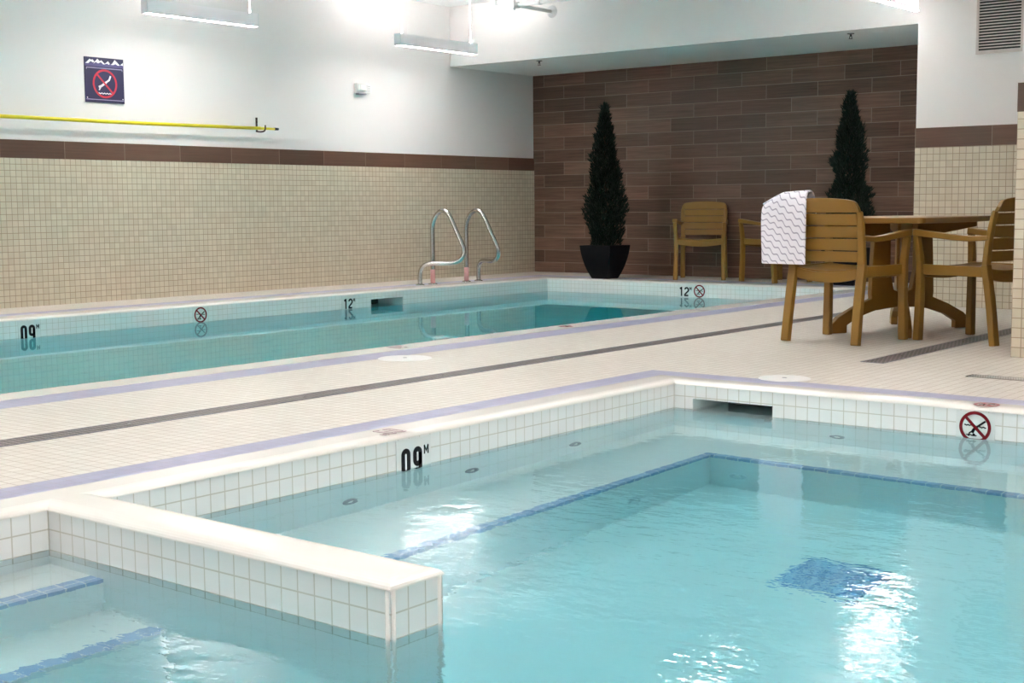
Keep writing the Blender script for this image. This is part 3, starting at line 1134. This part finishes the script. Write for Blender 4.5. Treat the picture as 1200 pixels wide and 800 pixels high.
def ring_pts(r, n=40):
    return [(r * math.cos(2 * PI * i / n), r * math.sin(2 * PI * i / n)) for i in range(n)]
def diver(mb, s, ox, oz, y):
    """small diving figure, head down to the left"""
    def T(p):
        return (ox + p[0] * s, oz + p[1] * s)
    mb.ribbon([T(p) for p in ((.95, .75), (.45, .38), (.05, .08))], .20 * s, y)      # legs
    mb.ribbon([T(p) for p in ((.12, .14), (-.22, -.18), (-.38, -.52))], .30 * s, y)  # trunk bent down
    mb.ribbon([T(p) for p in ((-.28, -.28), (-.62, -.52), (-.78, -.86))], .14 * s, y)  # arms
    mb.poly([T((-.20 + .15 * math.cos(a), -.72 + .15 * math.sin(a))) for a in [2 * PI * k / 10 for k in range(10)]], y)  # head
def wave(mb, x0, x1, z, amp, k, wd, y):
    n = 20
    mb.ribbon([(x0 + (x1 - x0) * i / n, z + amp * math.sin(2 * PI * k * i / n)) for i in range(n + 1)], wd, y)
def no_diving(loc, rot, r, label, zc, plate=True):
    t = thing('no_diving_marker', label, 'no diving marker', loc, rot, 'no diving markers')
    o = thing
    if plate:
        MB().box(-r * 1.22, r * 1.22, -.003, 0, zc - r * 1.22, min(zc + r * 1.22, -NZ - .004)).build('marker_tile', 'whiteglaze', t, bevel=.001)
    mb = MB()
    diver(mb, r * .62, r * .05, zc - r * .05, -.003)
    wave(mb, -r * .68, -r * .12, zc + r * .10, r * .025, 3, r * .07, -.003)
    wave(mb, r * .25, r * .68, zc + r * .02, r * .025, 2, r * .07, -.003)
    wave(mb, -r * .55, r * .1, zc - r * .52, r * .025, 3, r * .07, -.003)
    mb.build('diver_symbol', 'black', t)
    mb = MB()
    mb.ribbon([(p[0], p[1] + zc) for p in ring_pts(r * .90)], r * .20, -.0042, .0012, True)
    mb.ribbon([(-r * .62, zc + r * .62), (r * .62, zc - r * .62)], r * .19, -.0043, .0012)
    mb.build('prohibition_ring', 'red', t)
    return t
no_diving((-1.955, TY1 - .001, 0), 0, .066, 'red and black no diving marker on the hot tub tile at the right', -.088)
no_diving((LX0 + .001, 7.49, 0), R(90), .068, 'small no diving marker on the far pool edge, right of the 09 marker', -.092)
no_diving((-7.425, LY1 - .001, 0), 0, .068, 'small no diving marker right of the 12 marker below the armchairs', -.088)

# markings lying on the coping, to be read from the deck
def deck_marker(txt, loc, rz, label, mat='marker_faded', s=1.0, wd=.115):
    t = thing('coping_marker', label, 'deck marking', loc, (R(-90), 0, rz), 'faded markings on the coping')
    if txt:
        w, h, sw = .040 * s, wd, .013
        tw = 2 * w + .012
        numerals(t, txt, -tw / 2 - .014, -h / 2, w, h, .012, sw, mat, y=0, mh=.03)
    else:
        mb = MB()
        mb.ribbon(ring_pts(.046), .011, 0, .0012, True)
        mb.ribbon([(-.033, .033), (.033, -.033)], .010, -.0002, .0012)
        mb.build('prohibition_ring', mat, t)
        mb = MB()
        diver(mb, .028, 0, 0, 0)
        mb.build('diver_symbol', 'black', t)
    return t
# rot -90 about x then rz: the print faces up, its top pointing at local +y after the turn
def lay(txt, x, y, rz, label, mat='marker_faded', wd=.105):
    t = deck_marker(txt, (x, y, .0012), 0, label, mat, 1, wd)
    t.rotation_euler = (Matrix.Rotation(rz, 4, 'Z') @ Matrix.Rotation(R(-90), 4, 'X')).to_euler()
    return t
lay('09', -3.475, 3.60, R(-90), 'faded dark 09 M marking on the hot tub coping above the 09 tile', wd=.11)
lay('09', -5.53, 5.85, R(90), 'faint 09 M marking on the near coping of the long pool', wd=.12)
lay('', -5.53, 7.52, R(90), 'faint no diving mark on the near coping, mid way along the long pool', 'marker_red')
lay('12', -5.50, 9.26, R(90), 'faint 12 M marking on the near coping toward the armchair with the towel', wd=.12)
lay('', -1.93, 5.558, 0, 'flattened red no diving mark on the coping above the tub marker', 'marker_red')

# ------------------------------------------------------------------ fittings in the deck and tub
def lid(x, y, r, label):
    t = thing('skimmer_hatch', label, 'lid', (x, y, .001), 0, 'round skimmer lids')
    MB().lathe([(0, .003), (r * .8, .0035), (r * .96, .0025), (r, 0)], 40).build('cover', 'lid', t, smooth=True)
    MB().lathe([(0, .0045), (.010, .0045), (.013, .0036)], 16).build('finger_hole', 'greyplastic', t)
    return t
lid(-5.095, 5.43, .15, 'white round skimmer lid on the deck beside the long pool stripe')
lid(-3.0, 5.845, .125, 'white round skimmer lid on the deck behind the hot tub opening')

def drain(x0, x1, y0, y1, label, mat='grate'):
    t = thing('trench_drain', label, 'drain', ((x0 + x1) / 2, y0, .0005), 0, 'trench drains in the deck')
    w2 = (x1 - x0) / 2
    L = y1 - y0
    MB().box(-w2 + .006, w2 - .006, .006, L - .006, 0, .0015).build('grate', mat, t)
    mb = MB()
    mb.box(-w2, -w2 + .006, 0, L, 0, .002).box(w2 - .006, w2, 0, L, 0, .002).box(-w2 + .006, w2 - .006, 0, .006, 0, .002).box(-w2 + .006, w2 - .006, L - .006, L, 0, .002)
    mb.build('frame', 'greyplastic' if mat == 'grate' else 'steel', t)
    mb = MB()
    y = .4
    while y < L:
        mb.lathe([(0, .0035), (.006, .003), (.008, .0015)], 8, (0, y, 0))
        y += .92
    mb.build('screw', 'steel', t)
    return t
drain(-4.48, -4.355, YF + .3, 10.5, 'long narrow trench drain running along the deck between the pools')
drain(-2.995, -2.865, 6.69, 10.3, 'dark short trench drain running under the armchair beside the pillar')
drain(-2.33, -.9, 6.40, 6.505, 'brushed metal drain channel in the deck at the right edge', 'grate_light')

def jet(loc, rot, label):
    t = thing('spa_jet', label, 'jet', loc, rot, 'spa jets under the waterline')
    MB().lathe([(.014, .004), (.020, .012), (.032, .012), (.038, .004), (.038, 0)], 20, axis='y').build('ring', 'greyplastic', t, smooth=True)
    MB().lathe([(0, .006), (.009, .008), (.014, .003)], 14, axis='y').build('nozzle', 'lid', t, smooth=True)
    return t
jet((TX0, 3.33, -.44), R(90), 'dark ringed jet under the hot tub edge, below left of the 09 marker')
jet((TX0, 4.0, -.44), R(90), 'dark ringed jet under the hot tub edge, just right of the 09 marker')
jet((TX0, 4.69, -.44), R(90), 'dark ringed jet under the hot tub edge, farthest from the 09 marker')
jet((-2.565, TY1, -.44), 0, 'dark ringed jet under the rear tub edge, right of the skimmer opening')
def jet2(loc, rot, label):
    t = thing('spa_jet', label, 'jet', loc, rot, 'pale jets in the bench riser')
    MB().lathe([(.016, .003), (.024, .010), (.036, .010), (.042, .003), (.042, 0)], 20, axis='y').build('ring', 'pipe', t, smooth=True)
    MB().lathe([(0, .006), (.010, .008), (.016, .003)], 14, axis='y').build('nozzle', 'lid', t, smooth=True)
jet2((BX, 4.40, -.93), R(90), 'pale jet in the left bench riser')
jet2((-2.77, BY, -.93), 0, 'pale jet in the rear bench riser')
md = thing('main_drain', 'blue mosaic square drain cover on the hot tub floor', 'drain', (-1.945, 4.145, ZF), 0)
MB().box(-.155, .155, -.155, .155, .0005, .006).build('mosaic_cover', 'mosaic', md)
sw_ = thing('skimmer_weir', 'small white weir clip in the hot tub skimmer opening', 'skimmer part', (-2.985, TY1 + .16, -.083), 0)
MB().box(-.022, .022, -.01, .01, -.022, -.001).build('clip', 'lid', sw_, bevel=.003)

# ------------------------------------------------------------------ things on the walls
# no diving board
sg = thing('no_diving_sign', 'navy no diving sign with white mountains on the left wall', 'sign', (WL, 7.327, 1.972), R(90))
MB().box(-.203, .203, -.012, -.0, -.198, .198).build('board', 'navy', sg, bevel=.002)
yb = -.012
mb = MB()
mb.box(-.200, .200, yb - .0008, yb, .118, .150)
mb.build('indigo_band', 'navylight', sg)
mb = MB()
prev = None
for pts in (((-.195, .140), (-.150, .180), (-.135, .172), (-.120, .178), (-.100, .158), (-.118, .150), (-.140, .160), (-.165, .140)),
            ((-.115, .140), (-.070, .186), (-.045, .165), (-.030, .176), (.010, .142), (-.010, .140), (-.035, .158), (-.065, .145), (-.085, .156)),
            ((.000, .142), (.040, .172), (.058, .152), (.050, .140), (.030, .150)),
            ((.068, .142), (.085, .155), (.110, .188), (.135, .168), (.165, .142), (.140, .140), (.118, .152), (.095, .142)),
            ((.168, .146), (.196, .168), (.196, .142))):
    mb.poly(pts, yb)
mb.build('mountain_print', 'white', sg)
mb = MB()
mb.ribbon([(-.185, .105), (.185, .105)], .008, yb)
mb.ribbon([(-.185, .105), (-.185, .09)], .006, yb)
mb.ribbon([(.185, .105), (.185, .09)], .006, yb)
mb.ribbon([(-.195, -.172), (.195, -.172)], .007, yb)
mb.build('border_line', 'paleline', sg)
mb = MB()
zc = -.03
mb.ribbon([(.062, zc + .072), (.045, zc + .035), (.005, zc + .008)], .016, yb)
mb.ribbon([(.015, zc + .014), (-.035, zc - .020), (-.065, zc - .032)], .020, yb)
mb.ribbon([(-.04, zc - .024), (-.062, zc - .058)], .012, yb)
wave(mb, -.070, .070, zc - .086, .004, 5, .008, yb)
mb.build('diver_print', 'white', sg)
mb = MB()
mb.ribbon([(p[0], p[1] + zc) for p in ring_pts(.118)], .018, yb - .0013, .0012, True)
mb.ribbon([(-.082, zc + .082), (.082, zc - .082)], .016, yb - .0014, .0012)
mb.build('prohibition_ring', 'redlight', sg)
mb = MB()
for x in (-.185, .185):
    mb.lathe([(0, .002), (.005, .0015), (.006, 0)], 8, (x, yb, -.158), axis='y')
mb.build('screw', 'white', sg)

# telescopic pole on hooks
pole = thing('telescopic_pole', 'long yellow pool pole on the left wall above the wooden border', 'pole', (WL + .10, 0, 0), 0)
MB().tube([(0, 2.0, 1.612), (0, 5.2, 1.604), (0, 7.6, 1.603), (0, 9.05, 1.613)], .0165, 14).build('outer_tube', 'yellow', pole, smooth=True)
MB().tube([(0, 9.04, 1.613), (0, 9.24, 1.614)], .0125, 12).build('inner_tube', 'yellow', pole, smooth=True)
MB().tube([(0, 9.23, 1.614), (0, 9.28, 1.614)], .0135, 12).build('end_plug', 'black', pole, smooth=True)
hk = None
for y, lab in ((9.085, 'dark metal wall hook holding the right end of the yellow pole'), (4.2, 'dark metal wall hook holding the yellow pole, out of frame')):
    if hk is None:
        hk = thing('pole_hook', lab, 'hook', (WL, y, 1.60), 0, 'pole hooks')
        MB().box(0, .006, -.011, .011, -.02, .125).build('back_plate', 'rust', hk, bevel=.001)
        MB().bar(spline([(.004, 0, -.012), (.05, 0, -.018), (.10, 0, -.016), (.128, 0, .0), (.132, 0, .045)], 5), .016, .006, up=(0, 1, 0)).build('arm', 'rust', hk)
        mb = MB()
        for z in (.10, .075):
            mb.lathe([(0, .010), (.006, .009), (.007, .006)], 8, (0, 0, 0))
        mb = MB()
        for z in (.108, .080):
            mb.box(.006, .010, -.006, .006, z - .006, z + .006)
        mb.build('screw', 'black', hk)
    else:
        pass

# wall strobe
ws = thing('alarm_strobe', 'small white alarm strobe on the white wall right of the yellow pole', 'alarm', (WL, 10.56, 2.098), R(90))
MB().box(-.105, .105, -.05, 0, -.052, .055).build('body', 'lid', ws, bevel=.008)
MB().box(-.095, .01, -.085, -.05, -.03, .045).build('lens', 'lens', ws, bevel=.012)
mb = MB()
for k in range(4):
    mb.box(.03, .09, -.053, -.05, -.03 + k * .018, -.024 + k * .018)
mb.build('grille', 'greyplastic', ws)
MB().box(-.09, .03, -.06, -.012, -.066, -.050).build('lower_edge', 'greyplastic', ws, bevel=.004)

# sprinkler pipe in front of the bulkhead
ZP = 2.93
pp = thing('sprinkler_pipe', 'white sprinkler pipe fixed to the bulkhead above the corner', 'pipe', (0, 0, 0), 0)
MB().tube([(-9.27, 11.40, ZP), (-5.2, 11.40, ZP)], .022, 12).build('main_pipe', 'pipe', pp, smooth=True)
MB().tube([(-9.02, 11.40, ZP), (-9.02, YB - .006, ZP)], .020, 12).build('branch_pipe', 'pipe', pp, smooth=True)
MB().lathe([(0, .03), (.034, .03), (.040, .02), (.065, .008), (.068, 0)], 20, (-9.02, YB, ZP), axis='y').build('wall_flange', 'pipe', pp, smooth=True)
mb = MB()
mb.tube([(-9.055, 11.40, ZP), (-8.985, 11.40, ZP)], .034, 14)
mb.tube([(-9.02, 11.37, ZP - .05), (-9.02, 11.37, ZP + .05)], .012, 10)
mb.build('tee_fitting', 'pipe', pp, smooth=True)
mb = MB()
mb.tube(spline([(-9.245, 11.40, ZP), (-9.285, 11.40, ZP + .005), (-9.31, 11.40, ZP + .04), (-9.315, 11.40, ZP + .11)], 4), .027, 12)
mb.build('elbow', 'pipe', pp, smooth=True)
MB().tube([(-9.315, 11.40, ZP + .10), (-9.315, 11.40, ZP + .16)], .013, 10).build('sprinkler_tip', 'greyplastic', pp, smooth=True)
mb = MB()
for x in (-8.70, -6.5):
    mb.tube([(x, 11.40, ZP), (x, 11.40, HC)], .006, 8)
    mb.tube([(x - .015, 11.40, ZP), (x + .015, 11.40, ZP)], .027, 12)
mb.build('hanger', 'pipe', pp, smooth=True)

def sprinkler(x, y, label):
    t = thing('ceiling_sprinkler', label, 'sprinkler', (x, y, HS), 0, 'sprinkler heads under the soffit')
    MB().lathe([(0, 0), (.035, 0), (.033, -.006), (.010, -.008), (.009, -.03), (0, -.03)], 16).build('escutcheon', 'chrome', t, smooth=True)
    mb = MB()
    mb.bar([(-.012, 0, -.028), (-.010, 0, -.048)], .005, .005).bar([(.012, 0, -.028), (.010, 0, -.048)], .005, .005)
    mb.lathe([(0, -.048), (.020, -.048), (.020, -.051), (0, -.051)], 14)
    mb.build('deflector', 'rust', t)
sprinkler(-9.33, 12.20, 'small sprinkler head under the soffit at its left end')
sprinkler(-5.65, 12.27, 'small sprinkler head under the soffit near the right wall')
dc = thing('ceiling_disc', 'flat white disc under the soffit beside the right wall', 'ceiling fitting', (-5.40, 12.33, HS), 0)
MB().lathe([(0, -.006), (.045, -.006), (.055, -.003), (.058, 0)], 24).build('cover_plate', 'lid', dc, smooth=True)

# ventilation grille
vg = thing('ventilation_grille', 'louvred ventilation grille high on the right wall', 'vent', (-3.685, YR, 2.0), 0)
mb = MB()
mb.box(-.182, -.162, -.014, 0, -.02, .64).box(.162, .182, -.014, 0, -.02, .64).box(-.162, .162, -.014, 0, -.02, .008).box(-.162, .162, -.014, 0, .62, .64)
mb.build('frame', 'louvre', vg, bevel=.002)
MB().box(-.162, .162, -.003, -.0005, .008, .62).build('back_panel', 'dark', vg)
z = .024
while z < .61:
    mb = MB()
    mb.add([(-.162, -.004, z + .008), (.162, -.004, z + .008), (.162, -.014, z), (-.162, -.014, z), (-.162, -.004, z + .005), (.162, -.004, z + .005), (.162, -.014, z - .003), (-.162, -.014, z - .003)],
           [(0, 1, 2, 3), (7, 6, 5, 4), (3, 2, 6, 7), (0, 3, 7, 4), (1, 5, 6, 2)])
    mb.build('louvre_blade', 'louvre', vg)
    z += .0225

# ------------------------------------------------------------------ camera, world, view
F = 1586.927
cam = bpy.data.cameras.new('camera')
co = bpy.data.objects.new('camera', cam)
COL.objects.link(co)
cam.sensor_width = 36
cam.lens = F / 1200 * 36
cam.clip_end = 100
r2 = Vector((0.7816917392, 0.6236214320, -0.0073711840))
d2 = Vector((0.0565763847, -0.0826773912, -0.9949691259))
f2 = Vector((-0.6210935014, 0.7773421117, -0.0999104798))
mw = Matrix((( r2.x, -d2.x, -f2.x, 0), (r2.y, -d2.y, -f2.y, 0), (r2.z, -d2.z, -f2.z, .835), (0, 0, 0, 1)))
co.matrix_world = mw
S.camera = co

wd = bpy.data.worlds.new('world')
wd.use_nodes = True
wd.node_tree.nodes['Background'].inputs[0].default_value = (.05, .05, .05, 1)
S.world = wd

S.view_settings.view_transform = 'Standard'
S.view_settings.look = 'None'
S.view_settings.exposure = 0.98
S.view_settings.gamma = 1
S.view_settings.use_curve_mapping = False
cy = S.cycles
cy.use_denoising = True
cy.max_bounces = 16
cy.diffuse_bounces = 7
cy.glossy_bounces = 6
cy.transmission_bounces = 12
cy.transparent_max_bounces = 8
cy.caustics_refractive = True
cy.caustics_reflective = True
cy.sample_clamp_indirect = 0
cy.blur_glossy = .5
